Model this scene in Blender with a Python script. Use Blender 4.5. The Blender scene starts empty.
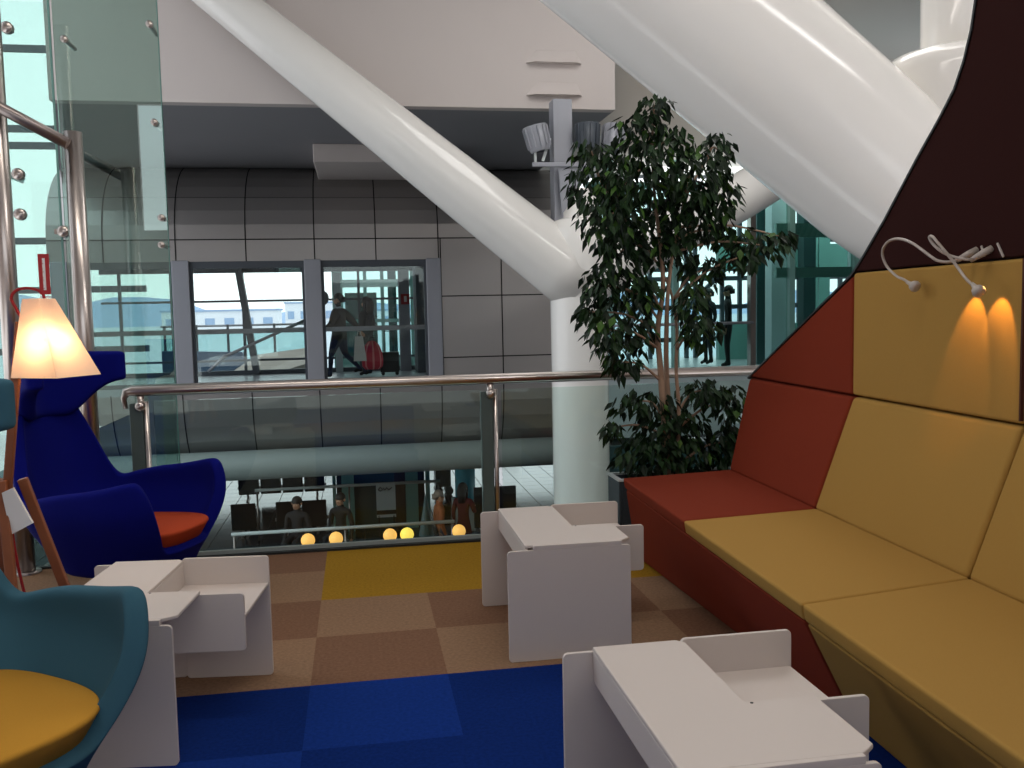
import bpy, bmesh, math, random
from mathutils import Vector, Matrix, Euler
random.seed(11)
SC = bpy.context.scene
COL = SC.collection
R = math.radians

# ------------------------------------------------------------------ helpers
def lin(c):
    return tuple((x/255/12.92 if x/255 <= .04045 else ((x/255+.055)/1.055)**2.4) for x in c)

def tag(o, label=None, cat=None, group=None, kind=None):
    if label: o['label'] = label
    if cat: o['category'] = cat
    if group: o['group'] = group
    if kind: o['kind'] = kind
    return o

def empty(name, loc=(0, 0, 0), rz=0.0, label=None, cat=None, group=None, kind=None):
    o = bpy.data.objects.new(name, None)
    o.empty_display_size = .1
    COL.objects.link(o)
    o.location = loc
    o.rotation_euler = (0, 0, rz)
    return tag(o, label, cat, group, kind)

def copy_tree(o, parent=None):
    c = o.copy()
    COL.objects.link(c)
    if parent is not None:
        c.parent = parent
    for ch in list(o.children):
        copy_tree(ch, c)
    return c

class MB:
    """collects shapes into one mesh"""
    def __init__(s):
        s.bm = bmesh.new()
    def _mi(s, faces, mi):
        for f in faces: f.material_index = mi
    def hexa(s, b, t, mi=0):
        vs = [s.bm.verts.new(p) for p in list(b)+list(t)]
        n = len(b)
        fs = [s.bm.faces.new(vs[:n][::-1]), s.bm.faces.new(vs[n:])]
        for i in range(n):
            j = (i+1) % n
            fs.append(s.bm.faces.new((vs[i], vs[j], vs[n+j], vs[n+i])))
        s._mi(fs, mi)
        return fs
    def box(s, x0, x1, y0, y1, z0, z1, mi=0):
        return s.hexa([(x0, y0, z0), (x1, y0, z0), (x1, y1, z0), (x0, y1, z0)],
                      [(x0, y0, z1), (x1, y0, z1), (x1, y1, z1), (x0, y1, z1)], mi)
    def bar(s, p, q, w, h, up=(0, 0, 1), mi=0):
        p, q = Vector(p), Vector(q)
        d = (q-p).normalized()
        u = Vector(up)
        a = d.cross(u)
        if a.length < 1e-4: a = d.cross(Vector((0, 1, 0)))
        a.normalize()
        b = a.cross(d).normalized()
        c = [(-1, -1), (1, -1), (1, 1), (-1, 1)]
        return s.hexa([p+a*(i*w/2)+b*(j*h/2) for i, j in c], [q+a*(i*w/2)+b*(j*h/2) for i, j in c], mi)
    def tube(s, pts, r, n=12, mi=0, cap=True):
        pts = [Vector(p) for p in pts]
        m = len(pts)
        rs = list(r) if isinstance(r, (list, tuple)) else [r]*m
        ring, ref = [], None
        for i, p in enumerate(pts):
            d = (pts[min(i+1, m-1)]-pts[max(i-1, 0)]).normalized()
            if ref is None:
                ref = d.orthogonal().normalized()
            ref = (ref-d*ref.dot(d))
            ref = ref.normalized() if ref.length > 1e-5 else d.orthogonal().normalized()
            b = d.cross(ref)
            ring.append([s.bm.verts.new(p+(ref*math.cos(2*math.pi*k/n)+b*math.sin(2*math.pi*k/n))*rs[i]) for k in range(n)])
        fs = []
        for i in range(m-1):
            for k in range(n):
                j = (k+1) % n
                fs.append(s.bm.faces.new((ring[i][k], ring[i][j], ring[i+1][j], ring[i+1][k])))
        for f in fs: f.smooth = True
        if cap:
            c = [s.bm.faces.new(ring[0][::-1]), s.bm.faces.new(ring[-1])]
            fs += c
        s._mi(fs, mi)
        return fs
    def lathe(s, prof, c=(0, 0, 0), n=32, mi=0, smooth=True, axis=None):
        c = Vector(c)
        M = Matrix.Identity(3)
        if axis is not None:
            M = Vector((0, 0, 1)).rotation_difference(Vector(axis)).to_matrix()
        rings = []
        for r, z in prof:
            if r < 1e-6:
                rings.append([s.bm.verts.new(c+M @ Vector((0, 0, z)))])
            else:
                rings.append([s.bm.verts.new(c+M @ Vector((r*math.cos(2*math.pi*k/n), r*math.sin(2*math.pi*k/n), z))) for k in range(n)])
        fs = []
        for a, b in zip(rings, rings[1:]):
            for k in range(n):
                j = (k+1) % n
                if len(a) == 1 and len(b) == 1: continue
                if len(a) == 1: fs.append(s.bm.faces.new((a[0], b[j], b[k])))
                elif len(b) == 1: fs.append(s.bm.faces.new((a[k], a[j], b[0])))
                else: fs.append(s.bm.faces.new((a[k], a[j], b[j], b[k])))
        if smooth:
            for f in fs: f.smooth = True
        s._mi(fs, mi)
        return fs
    def sphere(s, c, r, n=20, mi=0, sz=1.0):
        m = max(6, n//2)
        return s.lathe([(r*math.sin(math.pi*i/m), -r*sz*math.cos(math.pi*i/m)) for i in range(m+1)], c, n, mi)
    def quad(s, pts, mi=0):
        f = s.bm.faces.new([s.bm.verts.new(p) for p in pts])
        f.material_index = mi
        return f
    def build(s, name, mats, parent=None, bevel=0.0, seg=2, subsurf=0, smooth=False, weld=False):
        if weld: bmesh.ops.remove_doubles(s.bm, verts=s.bm.verts, dist=1e-5)
        bmesh.ops.recalc_face_normals(s.bm, faces=s.bm.faces)
        me = bpy.data.meshes.new(name)
        s.bm.to_mesh(me)
        s.bm.free()
        for m in (mats if isinstance(mats, (list, tuple)) else [mats]):
            me.materials.append(m)
        o = bpy.data.objects.new(name, me)
        COL.objects.link(o)
        if parent is not None: o.parent = parent
        if smooth:
            for p in me.polygons: p.use_smooth = True
        if bevel > 0:
            b = o.modifiers.new('bevel', 'BEVEL')
            b.width = bevel; b.segments = seg; b.limit_method = 'ANGLE'; b.angle_limit = R(30)
            b.harden_normals = False
            for p in me.polygons: p.use_smooth = True
            o.modifiers.new('wn', 'WEIGHTED_NORMAL').keep_sharp = True
        if subsurf:
            d = o.modifiers.new('sub', 'SUBSURF'); d.levels = subsurf; d.render_levels = subsurf
        return o

def prism(poly, y0, y1, f):
    """poly of 2D points, f(p, depth) -> 3D"""
    return [f(p, y0) for p in poly], [f(p, y1) for p in poly]

# ------------------------------------------------------------------ materials
def mat(name, rgb, rough=.5, metal=0.0, noise=0.0, nscale=8.0, bump=0.0, bscale=300.0, spec=.5, rgb2=None, sheen=0.0, coat=0.0):
    m = bpy.data.materials.new(name)
    m.use_nodes = True
    nt = m.node_tree; n = nt.nodes; L = nt.links
    b = n['Principled BSDF']
    c = lin(rgb)
    b.inputs['Base Color'].default_value = (*c, 1)
    b.inputs['Roughness'].default_value = rough
    b.inputs['Metallic'].default_value = metal
    b.inputs['Specular IOR Level'].default_value = spec
    if sheen: b.inputs['Sheen Weight'].default_value = sheen; b.inputs['Sheen Roughness'].default_value = .5
    if coat: b.inputs['Coat Weight'].default_value = coat; b.inputs['Coat Roughness'].default_value = .12
    tc = n.new('ShaderNodeTexCoord')
    if noise or rgb2:
        t = n.new('ShaderNodeTexNoise'); t.inputs['Scale'].default_value = nscale; t.inputs['Detail'].default_value = 4
        L.new(tc.outputs['Object'], t.inputs['Vector'])
        mx = n.new('ShaderNodeMix'); mx.data_type = 'RGBA'
        L.new(t.outputs['Fac'], mx.inputs['Factor'])
        c2 = lin(rgb2) if rgb2 else tuple(min(1, x*(1+noise)) for x in c)
        c1 = c if rgb2 else tuple(x*(1-noise) for x in c)
        mx.inputs['A'].default_value = (*c1, 1); mx.inputs['B'].default_value = (*c2, 1)
        L.new(mx.outputs['Result'], b.inputs['Base Color'])
    if bump:
        t = n.new('ShaderNodeTexNoise'); t.inputs['Scale'].default_value = bscale; t.inputs['Detail'].default_value = 2
        L.new(tc.outputs['Object'], t.inputs['Vector'])
        bp = n.new('ShaderNodeBump'); bp.inputs['Strength'].default_value = bump; bp.inputs['Distance'].default_value = .002
        L.new(t.outputs['Fac'], bp.inputs['Height']); L.new(bp.outputs['Normal'], b.inputs['Normal'])
    return m

def fabric(name, rgb, k=.10):
    return mat(name, rgb, rough=.92, noise=k, nscale=420, bump=.35, bscale=700, spec=.12)

def carpet(name, rgb):
    return mat(name, rgb, rough=1.0, noise=.38, nscale=75, bump=.5, bscale=400, spec=.05)

def glass(name, tint, refl=.06, rough=0.0):
    m = bpy.data.materials.new(name); m.use_nodes = True
    nt = m.node_tree; n = nt.nodes; L = nt.links
    for x in list(n): n.remove(x)
    out = n.new('ShaderNodeOutputMaterial')
    tr = n.new('ShaderNodeBsdfTransparent'); tr.inputs[0].default_value = (*tint, 1)
    gl = n.new('ShaderNodeBsdfGlossy'); gl.inputs['Roughness'].default_value = rough; gl.inputs['Color'].default_value = (.9, 1, .97, 1)
    fr = n.new('ShaderNodeFresnel'); fr.inputs['IOR'].default_value = 1.45
    mul = n.new('ShaderNodeMath'); mul.operation = 'MULTIPLY_ADD'
    mul.inputs[1].default_value = .9; mul.inputs[2].default_value = refl-.03
    mul.use_clamp = True
    L.new(fr.outputs[0], mul.inputs[0])
    mx = n.new('ShaderNodeMixShader')
    L.new(mul.outputs[0], mx.inputs[0]); L.new(tr.outputs[0], mx.inputs[1]); L.new(gl.outputs[0], mx.inputs[2])
    L.new(mx.outputs[0], out.inputs[0])
    return m

def emit(name, rgb, s):
    m = bpy.data.materials.new(name); m.use_nodes = True
    b = m.node_tree.nodes['Principled BSDF']
    b.inputs['Base Color'].default_value = (*lin(rgb), 1)
    b.inputs['Emission Color'].default_value = (*lin(rgb), 1)
    b.inputs['Emission Strength'].default_value = s
    return m

def brushed(name, rgb, rough):
    m = mat(name, rgb, rough=rough, metal=1.0, noise=.06, nscale=30)
    return m

M = {}
M['pipe'] = mat('white gloss paint', (236, 233, 228), rough=.15, noise=.02, nscale=1.5)
M['table'] = mat('white powder coat', (208, 197, 190), rough=.55, noise=.015, nscale=3, spec=.3)
M['blue'] = fabric('royal blue wool', (5, 12, 104), .18)
M['teal'] = fabric('teal wool', (58, 96, 112), .10)
M['red'] = fabric('brick red wool', (124, 48, 29))
M['orange'] = fabric('orange red wool', (178, 70, 40))
M['yellow'] = fabric('ochre wool', (167, 129, 66))
M['mustard'] = fabric('mustard wool', (198, 144, 54))
M['brown'] = fabric('dark brown wool', (46, 19, 16))
M['edging'] = mat('black edging', (12, 12, 14), rough=.5)
M['seam'] = mat('dark seam', (70, 30, 16), rough=.9)
M['steel'] = brushed('brushed steel', (190, 180, 174), .28)
M['steel_d'] = brushed('dull steel', (150, 140, 136), .34)
M['post_dark'] = mat('grey green painted steel', (70, 84, 82), rough=.45, noise=.04)
M['black'] = mat('black rubber', (14, 14, 15), rough=.6)
M['glass'] = glass('balustrade glass', (.87, .94, .92), .035)
M['glass_g'] = glass('green glass', (.69, .82, .78), .13)
M['glass_w'] = glass('window glass', (.95, .975, .97), .035)
M['glass_t'] = glass('teal glass', (.68, .83, .81), .04)
M['clad'] = mat('grey aluminium cladding', (168, 164, 162), rough=.40, metal=.75, noise=.03, nscale=.8)
M['joint'] = mat('black panel joint', (16, 16, 18), rough=.8)
M['frame'] = mat('silver grey frame', (150, 152, 160), rough=.45, metal=.1)
M['mull'] = mat('dark mullion', (70, 76, 84), rough=.5)
M['bulk'] = mat('off white plaster', (205, 196, 192), rough=.9, noise=.02, nscale=2)
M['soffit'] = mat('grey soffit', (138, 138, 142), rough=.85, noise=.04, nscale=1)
M['ceil'] = mat('ceiling grey', (190, 188, 186), rough=.9)
M['tubeg'] = mat('pale grey duct', (140, 148, 146), rough=.5)
M['wood'] = mat('oiled beech', (146, 84, 48), rough=.5, rgb2=(116, 62, 34), nscale=14)
M['cord'] = mat('red textile cord', (150, 20, 24), rough=.8)
M['bark'] = mat('fig bark', (172, 144, 120), rough=.85, rgb2=(128, 102, 84), nscale=18, bump=.4, bscale=90)
M['leaf'] = mat('fig leaf', (30, 54, 26), rough=.5, noise=.3, nscale=5, spec=.22)
M['leaf2'] = mat('young fig leaf', (60, 92, 34), rough=.5, noise=.3, nscale=5, spec=.22)
M['leaf3'] = mat('old fig leaf', (18, 34, 18), rough=.5, noise=.3, nscale=5, spec=.22)
M['planter'] = mat('dark slate planter', (48, 58, 66), rough=.5)
M['pale'] = mat('pale edge', (200, 206, 206), rough=.5)
M['soil'] = mat('soil', (40, 30, 24), rough=1, noise=.4, nscale=60)
M['gneck'] = mat('pale grey gooseneck', (176, 164, 154), rough=.4)
M['redlab'] = mat('red label', (168, 30, 34), rough=.5)
M['white'] = mat('white print', (225, 222, 220), rough=.5)
M['lfloor'] = mat('polished stone', (46, 51, 60), rough=.16, noise=.2, nscale=1.2)
def add_tiles(m, size):
    nt = m.node_tree; b = nt.nodes['Principled BSDF']
    src = b.inputs['Base Color'].links[0].from_socket
    tc = nt.nodes.new('ShaderNodeTexCoord'); br = nt.nodes.new('ShaderNodeTexBrick')
    br.offset = 0; br.inputs['Scale'].default_value = 1; br.inputs['Brick Width'].default_value = size; br.inputs['Row Height'].default_value = size
    br.inputs['Mortar Size'].default_value = .010; br.inputs['Mortar'].default_value = (.012, .013, .015, 1)
    nt.links.new(tc.outputs['Object'], br.inputs['Vector']); nt.links.new(src, br.inputs['Color1']); nt.links.new(src, br.inputs['Color2'])
    nt.links.new(br.outputs['Color'], b.inputs['Base Color'])
    mr = nt.nodes.new('ShaderNodeMapRange'); mr.inputs['To Min'].default_value = .14; mr.inputs['To Max'].default_value = .8
    nt.links.new(br.outputs['Fac'], mr.inputs['Value']); nt.links.new(mr.outputs[0], b.inputs['Roughness'])
add_tiles(M['lfloor'], .6)
M['corr'] = mat('pale corridor floor', (168, 176, 180), rough=.3)
M['dark'] = mat('dark interior', (26, 30, 32), rough=.7)
M['dteal'] = mat('dark teal panel', (44, 76, 78), rough=.4)
M['tealf'] = mat('teal frame', (112, 158, 150), rough=.45)
M['turq'] = mat('turquoise column', (50, 165, 190), rough=.4)
M['apron'] = mat('pale concrete apron', (186, 196, 202), rough=.9, noise=.05, nscale=.05)
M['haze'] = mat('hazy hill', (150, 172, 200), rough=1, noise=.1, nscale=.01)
M['bldg'] = mat('distant white building', (225, 225, 228), rough=.9)
M['bench'] = mat('black bench pad', (16, 17, 19), rough=.45)
M['atr'] = mat('dim grey wall', (84, 82, 82), rough=.9)
M['slab'] = mat('pale slab edge', (176, 190, 192), rough=.7)

# ------------------------------------------------------------------ camera
cam = bpy.data.cameras.new('camera'); cob = bpy.data.objects.new('camera', cam); COL.objects.link(cob)
yaw, pitch, roll = R(9.588), R(-4.587), R(-1.181)
f = Vector((math.sin(yaw)*math.cos(pitch), math.cos(yaw)*math.cos(pitch), math.sin(pitch)))
r0 = Vector((math.cos(yaw), -math.sin(yaw), 0)); u0 = r0.cross(f)
rr = r0*math.cos(roll)+u0*math.sin(roll); uu = u0*math.cos(roll)-r0*math.sin(roll)
Mx = Matrix((rr, uu, -f)).transposed().to_4x4(); Mx.translation = (0, 0, 1.3405)
cob.matrix_world = Mx
cam.sensor_width = 36; cam.lens = 905/1024*36; cam.clip_start = .02; cam.clip_end = 3000
SC.camera = cob

# ------------------------------------------------------------------ setting: floor
def struct(o): o['kind'] = 'structure'; return o

cmat = [carpet('carpet light brown', (142, 112, 88)), carpet('carpet dark brown', (124, 92, 72)), carpet('carpet yellow', (154, 116, 36)),
        carpet('carpet blue', (20, 50, 124)), carpet('carpet dark blue', (14, 40, 104)), M['black']]
GX, GY = -.2126, 4.273
tilemap = {}
for i in range(-6, 9):
    for j in range(-14, 2):        # row j covers GY + .5 j .. GY + .5 (j+1)
        if j >= 0: c = 2 if 0 <= i <= 6 else (0 if i != -1 or j == 0 else 1)
        elif j >= -2: c = (i+j+1) % 2
        elif j == -3: c = 3 if i == 0 or i == 3 else 4
        elif j == -4: c = 3 if i in (-1, 2) else 4
        else: c = 3 if (i*7+j*3) % 4 == 0 else 4
        if j == 0 and i < 0: c = 0
        if j == -1: c = 0 if i in (0, 3) else 1
        if j == -2: c = 1 if i in (0, 3) else 0
        tilemap[(i, j)] = c
m = MB()
for (i, j), c in tilemap.items():
    x0, x1 = GX+.5*i, GX+.5*(i+1)
    y0, y1 = GY+.5*j, min(5.17, GY+.5*(j+1))
    m.quad([(x0, y0, 0), (x1, y0, 0), (x1, y1, 0), (x0, y1, 0)], c)
m.box(GX-3, GX+4.5, -2.727, 5.17, -.30, -.002, 5)
struct(m.build('floor', cmat))
m = MB(); m.box(GX-3, GX+4.5, 5.17, 5.205, -.30, .012)
struct(m.build('trim_1', M['black']))

m = MB(); m.box(-14, 22, 5.6, 46, -4.2, -4.0)
struct(m.build('floor_lower', M['lfloor']))
m = MB()
m.box(-4.05, 16, 4.6, 26, 7.5, 7.7)
struct(m.build('ceiling', M['ceil']))
m = MB(); m.box(-6, 10.5, -3.5, 4.6, 7.5, 7.7)
struct(m.build('ceiling_lounge', M['ceil']))
m = MB(); m.box(10.4, 10.5, -3.4, 4.6, -.3, 7.5)
struct(m.build('wall_right', M['bulk']))

m = MB()
m.box(-6, -3.2, -3.5, -3.4, -.3, 7.5); m.box(3.2, 10.4, -3.5, -3.4, -.3, 7.5); m.box(-3.2, 3.2, -3.5, -3.4, -.3, 2.7); m.box(-3.2, 3.2, -3.5, -3.4, 4.6, 7.5)
struct(m.build('wall_back', M['bulk']))
m = MB(); m.box(-6.1, -6.0, -3.5, 3.8, -.3, 7.5)
struct(m.build('wall_left', M['bulk']))
m = MB()
m.box(-14, -6.0, 4.5, 4.6, -4, 7.5); m.box(10.4, 16, 4.5, 4.6, -4, 7.5); m.box(4.6, 10.4, 4.5, 4.6, -4, -.3); m.box(-5.2, 4.6, 4.5, 4.6, -4, -.3)
m.box(16, 16.1, 4.5, 18, -4, 7.5)
struct(m.build('wall_atrium', M['atr']))
m = MB(); m.box(3.95, 16, 21.5, 21.6, 4.6, 7.5); m.box(3.95, 16, 20.9, 21.5, 4.5, 4.7)
struct(m.build('wall_far', M['ceil']))
# bulkhead above the bridge with its soffit
m = MB()
m.box(-4.05, 3.95, 13.5, 13.7, 4.347, 7.5, 0)
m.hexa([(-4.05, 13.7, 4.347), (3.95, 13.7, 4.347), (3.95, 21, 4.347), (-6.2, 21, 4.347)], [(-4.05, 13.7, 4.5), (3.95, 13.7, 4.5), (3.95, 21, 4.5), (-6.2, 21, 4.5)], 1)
m.hexa([(-4.05, 13.7, 4.5), (-3.9, 13.7, 4.5), (-6.0, 21, 4.5), (-6.2, 21, 4.5)], [(-4.05, 13.7, 7.5), (-3.9, 13.7, 7.5), (-6.0, 21, 7.5), (-6.2, 21, 7.5)], 0)
m.box(3.75, 3.95, 13.7, 21.0, 4.5, 7.5, 0)
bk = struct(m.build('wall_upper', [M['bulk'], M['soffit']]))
m = MB(); m.box(-.67, 1.6, 16.5, 19.2, 4.03, 4.346)
struct(m.build('trim_2', M['bulk'], bevel=.02))
for k, z in enumerate((5.0, 4.53)):
    m = MB()
    b = [(2.57, 13.5, z), (3.45, 13.5, z), (3.36, 13.38, z), (2.70, 13.38, z)]
    t = [(2.75, 13.5, z+.20), (3.36, 13.5, z+.20), (3.33, 13.46, z+.02), (2.73, 13.46, z+.02)]
    m.hexa(b, t)
    o = m.build('wall_deflector', M['bulk'], bevel=.01)
    tag(o, ('upper' if k == 0 else 'lower')+' of two small sloped ledges on the white bulkhead wall', 'ledge')

# ------------------------------------------------------------------ footbridge
FY = 18.0
fb = empty('footbridge', (0, FY, 0), 0, 'grey metal-clad enclosed footbridge with big windows across the atrium', 'footbridge')
seamx = [-4.62, -3.33, -2.05, -.77, .40, 1.62, 2.87, 4.15]
XL, XR = -5.6, 4.6
arc = [(0, 2.81)]
for k in range(1, 9):
    a = k/8*math.pi/2*.92
    arc.append((1.75*(1-math.cos(a)), 2.81+1.58*math.sin(a)))
def strip(mb, prof, x0, x1, mi=0):
    for (ya, za), (yb, zb) in zip(prof, prof[1:]):
        fc = mb.quad([(x0, ya, za), (x1, ya, za), (x1, yb, zb), (x0, yb, zb)], mi)
        fc.smooth = True
def seam(mb, prof, x, w=.011, mi=1):
    p2 = [(y-.012, z) for y, z in prof]
    for (ya, za), (yb, zb) in zip(p2, p2[1:]):
        mb.quad([(x-w, ya, za), (x+w, ya, za), (x+w, yb, zb), (x-w, yb, zb)], mi)
def hseam(mb, x0, x1, y, z, w=.011, mi=1):
    mb.quad([(x0, y-.013, z-w), (x1, y-.013, z-w), (x1, y-.013, z+w), (x0, y-.013, z+w)], mi)
m = MB()
strip(m, arc, XL, XR)
for x in seamx: seam(m, arc, x)
hseam(m, XL, XR, 0, 2.81)
hseam(m, XL, XR, arc[3][0], arc[3][1], .004)
m.build('roof_cladding', [M['clad'], M['joint']], fb, weld=False)
m = MB()
m.box(XL, XR, 0, .15, 2.40, 2.81, 0)
m.box(1.66, XR, 0, .15, -.1, 2.40, 0)
for x in seamx:
    seam(m, [(0, 2.40), (0, 2.81)], x)
for x in (2.87, 4.15): seam(m, [(0, -.1), (0, 2.40)], x)
seam(m, [(0, -.1), (0, 2.81)], 1.66)
for z in (1.67, .45): hseam(m, 1.66, XR, 0, z)
m.build('front_cladding', [M['clad'], M['joint']], fb)
belly = [(0, -.1)]
for k in range(1, 9):
    a = k/8*math.pi/2
    belly.append((1.6*(1-math.cos(a)), -.1-1.75*math.sin(a)))
m = MB()
m.box(XL, XR, -.01, 3.4, -.12, .02, 0)
m.build('deck', M['corr'], fb)
m = MB()
strip(m, belly, XL, XR)
for x in seamx: seam(m, belly, x)
m.box(XL, XR, 1.6, 3.4, -1.87, -1.85, 0)
m.build('belly_cladding', [M['clad'], M['joint']], fb)
m = MB()
m.box(XL, XR, .15, 3.4, 2.62, 2.75)
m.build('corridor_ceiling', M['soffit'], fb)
pil = [(-5.55, -5.25), (-3.42, -3.1), (-.98, -.66), (1.37, 1.66)]
for x0, x1 in pil:
    m = MB(); m.box(x0, x1, -.05, .2, -.1, 2.42)
    m.build('pilaster', M['frame'], fb, bevel=.015)
bays = [(-5.25, -3.42), (-3.1, -.98), (-.66, 1.37)]
for x0, x1 in bays:
    m = MB()
    m.box(x0, x1, .02, .10, 2.27, 2.40); m.box(x0, x1, .02, .10, .02, .10)
    m.box(x0, x0+.05, .02, .10, .1, 2.27); m.box(x1-.05, x1, .02, .10, .1, 2.27)
    w = m.build('window', M['mull'], fb)
    m = MB(); m.box(x0+.05, x1-.05, .05, .06, .10, 2.27)
    m.build('pane', M['glass_w'], w)
    m = MB(); m.box(x0, x1, .14, .19, 1.02, 1.11)
    m.build('guard_rail', M['frame'], fb)
# far side of the corridor: curtain wall
m = MB()
for x in (-5.2, -4.1, -2.55, -.98, .05, 1.0, 1.6, 3.0): m.box(x-.03, x+.03, 3.40, 3.48, -.1, 2.6)
for z in (.35, 1.05, 1.70): m.box(XL, XR, 3.41, 3.47, z-.025, z+.025)
m.box(XL, XR, 3.38, 3.5, 2.34, 2.7); m.box(XL, XR, 3.38, 3.5, -.1, .12)
fw = m.build('rear_window', M['mull'], fb)
m = MB(); m.box(XL, XR, 3.43, 3.445, .12, 2.34); m.build('pane', M['glass_w'], fw)
m = MB(); m.tube([(-3.35, 3.2, .12), (-3.0, 3.2, .45), (-2.6, 3.2, .62), (-.98, 3.2, 1.32)], .035, 8)
m.build('sloping_handrail', M['frame'], fb)
m = MB(); m.bar((-2.62, 3.3, 2.5), (-2.30, 3.3, .05), .22, .14); m.build('raking_column', M['mull'], fb)
m = MB(); m.box(.95, 1.2, 3.0, 3.2, .02, 2.35); m.build('column', M['frame'], fb)
m = MB(); m.box(1.3, 1.66, 2.2, 3.3, .02, 2.6); m.build('end_wall', M['mull'], fb)
m = MB(); m.box(-.52, -.36, 3.1, 3.25, .02, 2.3); m.build('column', M['slab'], fb)

m = MB()
m.box(1.0, 1.2, -.012, 0, -.12, .12, 0); m.box(1.07, 1.13, -.016, -.012, -.06, .07, 1)
o = m.build('fire_sign', [M['redlab'], M['white']])
o.location = (0, 20.98, 1.67)
tag(o, 'small red fire sign on the column inside the footbridge', 'sign')
m = MB(); m.tube([(-.72, 0, .02), (-.72, 0, 1.52)], .025, 10); m.sphere((-.72, 0, 1.72), .12, 16, sz=1.3)
o = m.build('signal_post', M['mull']); o.location = (0, 20.4, 0)
tag(o, 'thin post with rounded dark head left of the man in the footbridge', 'post')

# horizontal tube under bridge
m = MB(); m.tube([(-7, 0, 0), (3.0, 0, 0), (6, 0, 0)], .29, 32)
o = m.build('horizontal_duct', M['tubeg']); o.location = (0, 18.2, -1.56)
tag(o, 'long pale grey horizontal tube running under the footbridge', 'duct')

te = empty('terrace_railing', (0, 25, 0), 0, 'outdoor terrace railing with teal glass beyond the left footbridge window', 'railing')
m = MB()
for z in (.98, 1.12): m.tube([(-5.1, 0, z), (-1.0, 0, z)], .028, 8)
m.build('handrail', M['frame'], te)
for x in (-5.0, -4.2, -3.4, -2.2, -1.1):
    m = MB(); m.box(x-.03, x+.03, -.03, .03, -1.5, 1.15); m.build('post', M['mull'], te)
m = MB(); m.box(-5.1, -1.0, -.01, .01, .1, .9); m.build('glass_pane', M['glass_t'], te)
m = MB(); m.box(-5.1, -.8, -.2, 1.2, -1.74, -1.5); m.build('deck', M['slab'], te)
m = MB(); m.hexa([(-5.0, 22.6, -1.2), (-.9, 22.6, -1.2), (-.9, 24.4, -1.2), (-5.0, 24.4, -1.2)], [(-3.4, 22.6, -.45), (-.9, 22.6, .28), (-.9, 24.4, .55), (-2.6, 24.4, .35)])
o = m.build('access_ramp', mat('beige ramp', (176, 168, 156), rough=.8)); tag(o, 'beige sloping ramp seen low through the left footbridge window', 'ramp')
m = MB(); m.hexa([(-5.0, 24.5, -1.2), (-2.2, 24.5, -1.2), (-2.2, 24.8, -1.2), (-5.0, 24.8, -1.2)], [(-5.0, 24.5, .50), (-3.0, 24.5, .42), (-3.0, 24.8, .42), (-5.0, 24.8, .50)])
o = m.build('blue_parapet', mat('slate blue', (70, 96, 124), rough=.7)); tag(o, 'slate blue low parapet outside behind the beige ramp', 'parapet')
tw = empty('glass_tower', (0, 27, 0), 0, 'teal framed glass tower outside behind the two walkers', 'tower')
m = MB()
for x, w in ((-.55, .3), (.25, .10), (.75, .10), (1.3, .10), (1.75, .35)): m.box(x-w/2, x+w/2, 0, .2, -1.74, 4.5)
m.build('post', M['tealf'], tw)
m = MB()
for z, h in ((3.1, .25), (2.25, .22), (1.15, .1), (-.1, .3)): m.box(-.7, 1.9, .02, .18, z-h/2, z+h/2)
m.build('beam', M['tealf'], tw)
m = MB(); m.box(-.7, 1.9, .08, .10, -1.74, 4.5); m.build('pane', M['glass_t'], tw)
m = MB(); m.box(-.35, .6, 1.0, 1.4, -1.74, 2.0); m.box(.95, 1.2, 1.0, 1.3, -1.74, 4.4); m.build('core', M['dteal'], tw)
# ------------------------------------------------------------------ white tubular columns
c1 = empty('tree_column', (3.22, 13, -4), 0, 'white round column behind the railing carrying two slanting tubes', 'column')
m = MB()
m.lathe([(.42, 0), (.42, 5.75), (.47, 5.95), (.47, 6.5), (.40, 6.62), (.30, 6.66), (.30, 6.66), (0, 6.66)], n=48)
m.build('shaft', M['pipe'], c1)
m = MB(); m.lathe([(.27, 6.6), (.27, 7.08), (0, 7.08)], n=40); m.build('stub', M['pipe'], c1)
m = MB(); m.tube([(.02, 0, 5.72), (-.30, 0, 6.0), (-4.83, 0, 9.60), (-7.0, 0, 11.35)], [.47, .47, .30, .24], 40); m.build('slanting_tube', M['pipe'], c1)
m = MB(); m.tube([(.0, 0, 5.72), (.33, .05, 5.98), (2.6, .3, 7.0), (5.0, .5, 8.3)], [.46, .44, .36, .32], 40); m.build('slanting_tube', M['pipe'], c1)
m = MB(); m.box(-.37, -.09, -.12, .16, 6.60, 8.35); m.build('square_post', M['frame'], c1, bevel=.01)

c2 = empty('tree_column', (4.50, 6.3, -4), 0, 'large white round column behind the sofa carrying one huge slanting tube', 'column')
m = MB()
m.lathe([(.50, 0), (.50, 6.2), (.56, 6.5), (.56, 7.02), (.53, 7.10), (.46, 7.17), (.36, 7.2), (0, 7.2)], n=56)
m.build('shaft', M['pipe'], c2)
m = MB(); m.lathe([(.255, 7.15), (.255, 8.6), (0, 8.6)], n=48); m.build('stub', M['pipe'], c2)
m = MB(); m.tube([(0, 0, 5.90), (-.62, 0, 6.32), (-1.784, 0, 7.213), (-2.752, 0, 7.949), (-6.5, 0, 10.8)], [.57, .59, .595, .60, .60], 64)
m.build('slanting_tube', M['pipe'], c2)

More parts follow.
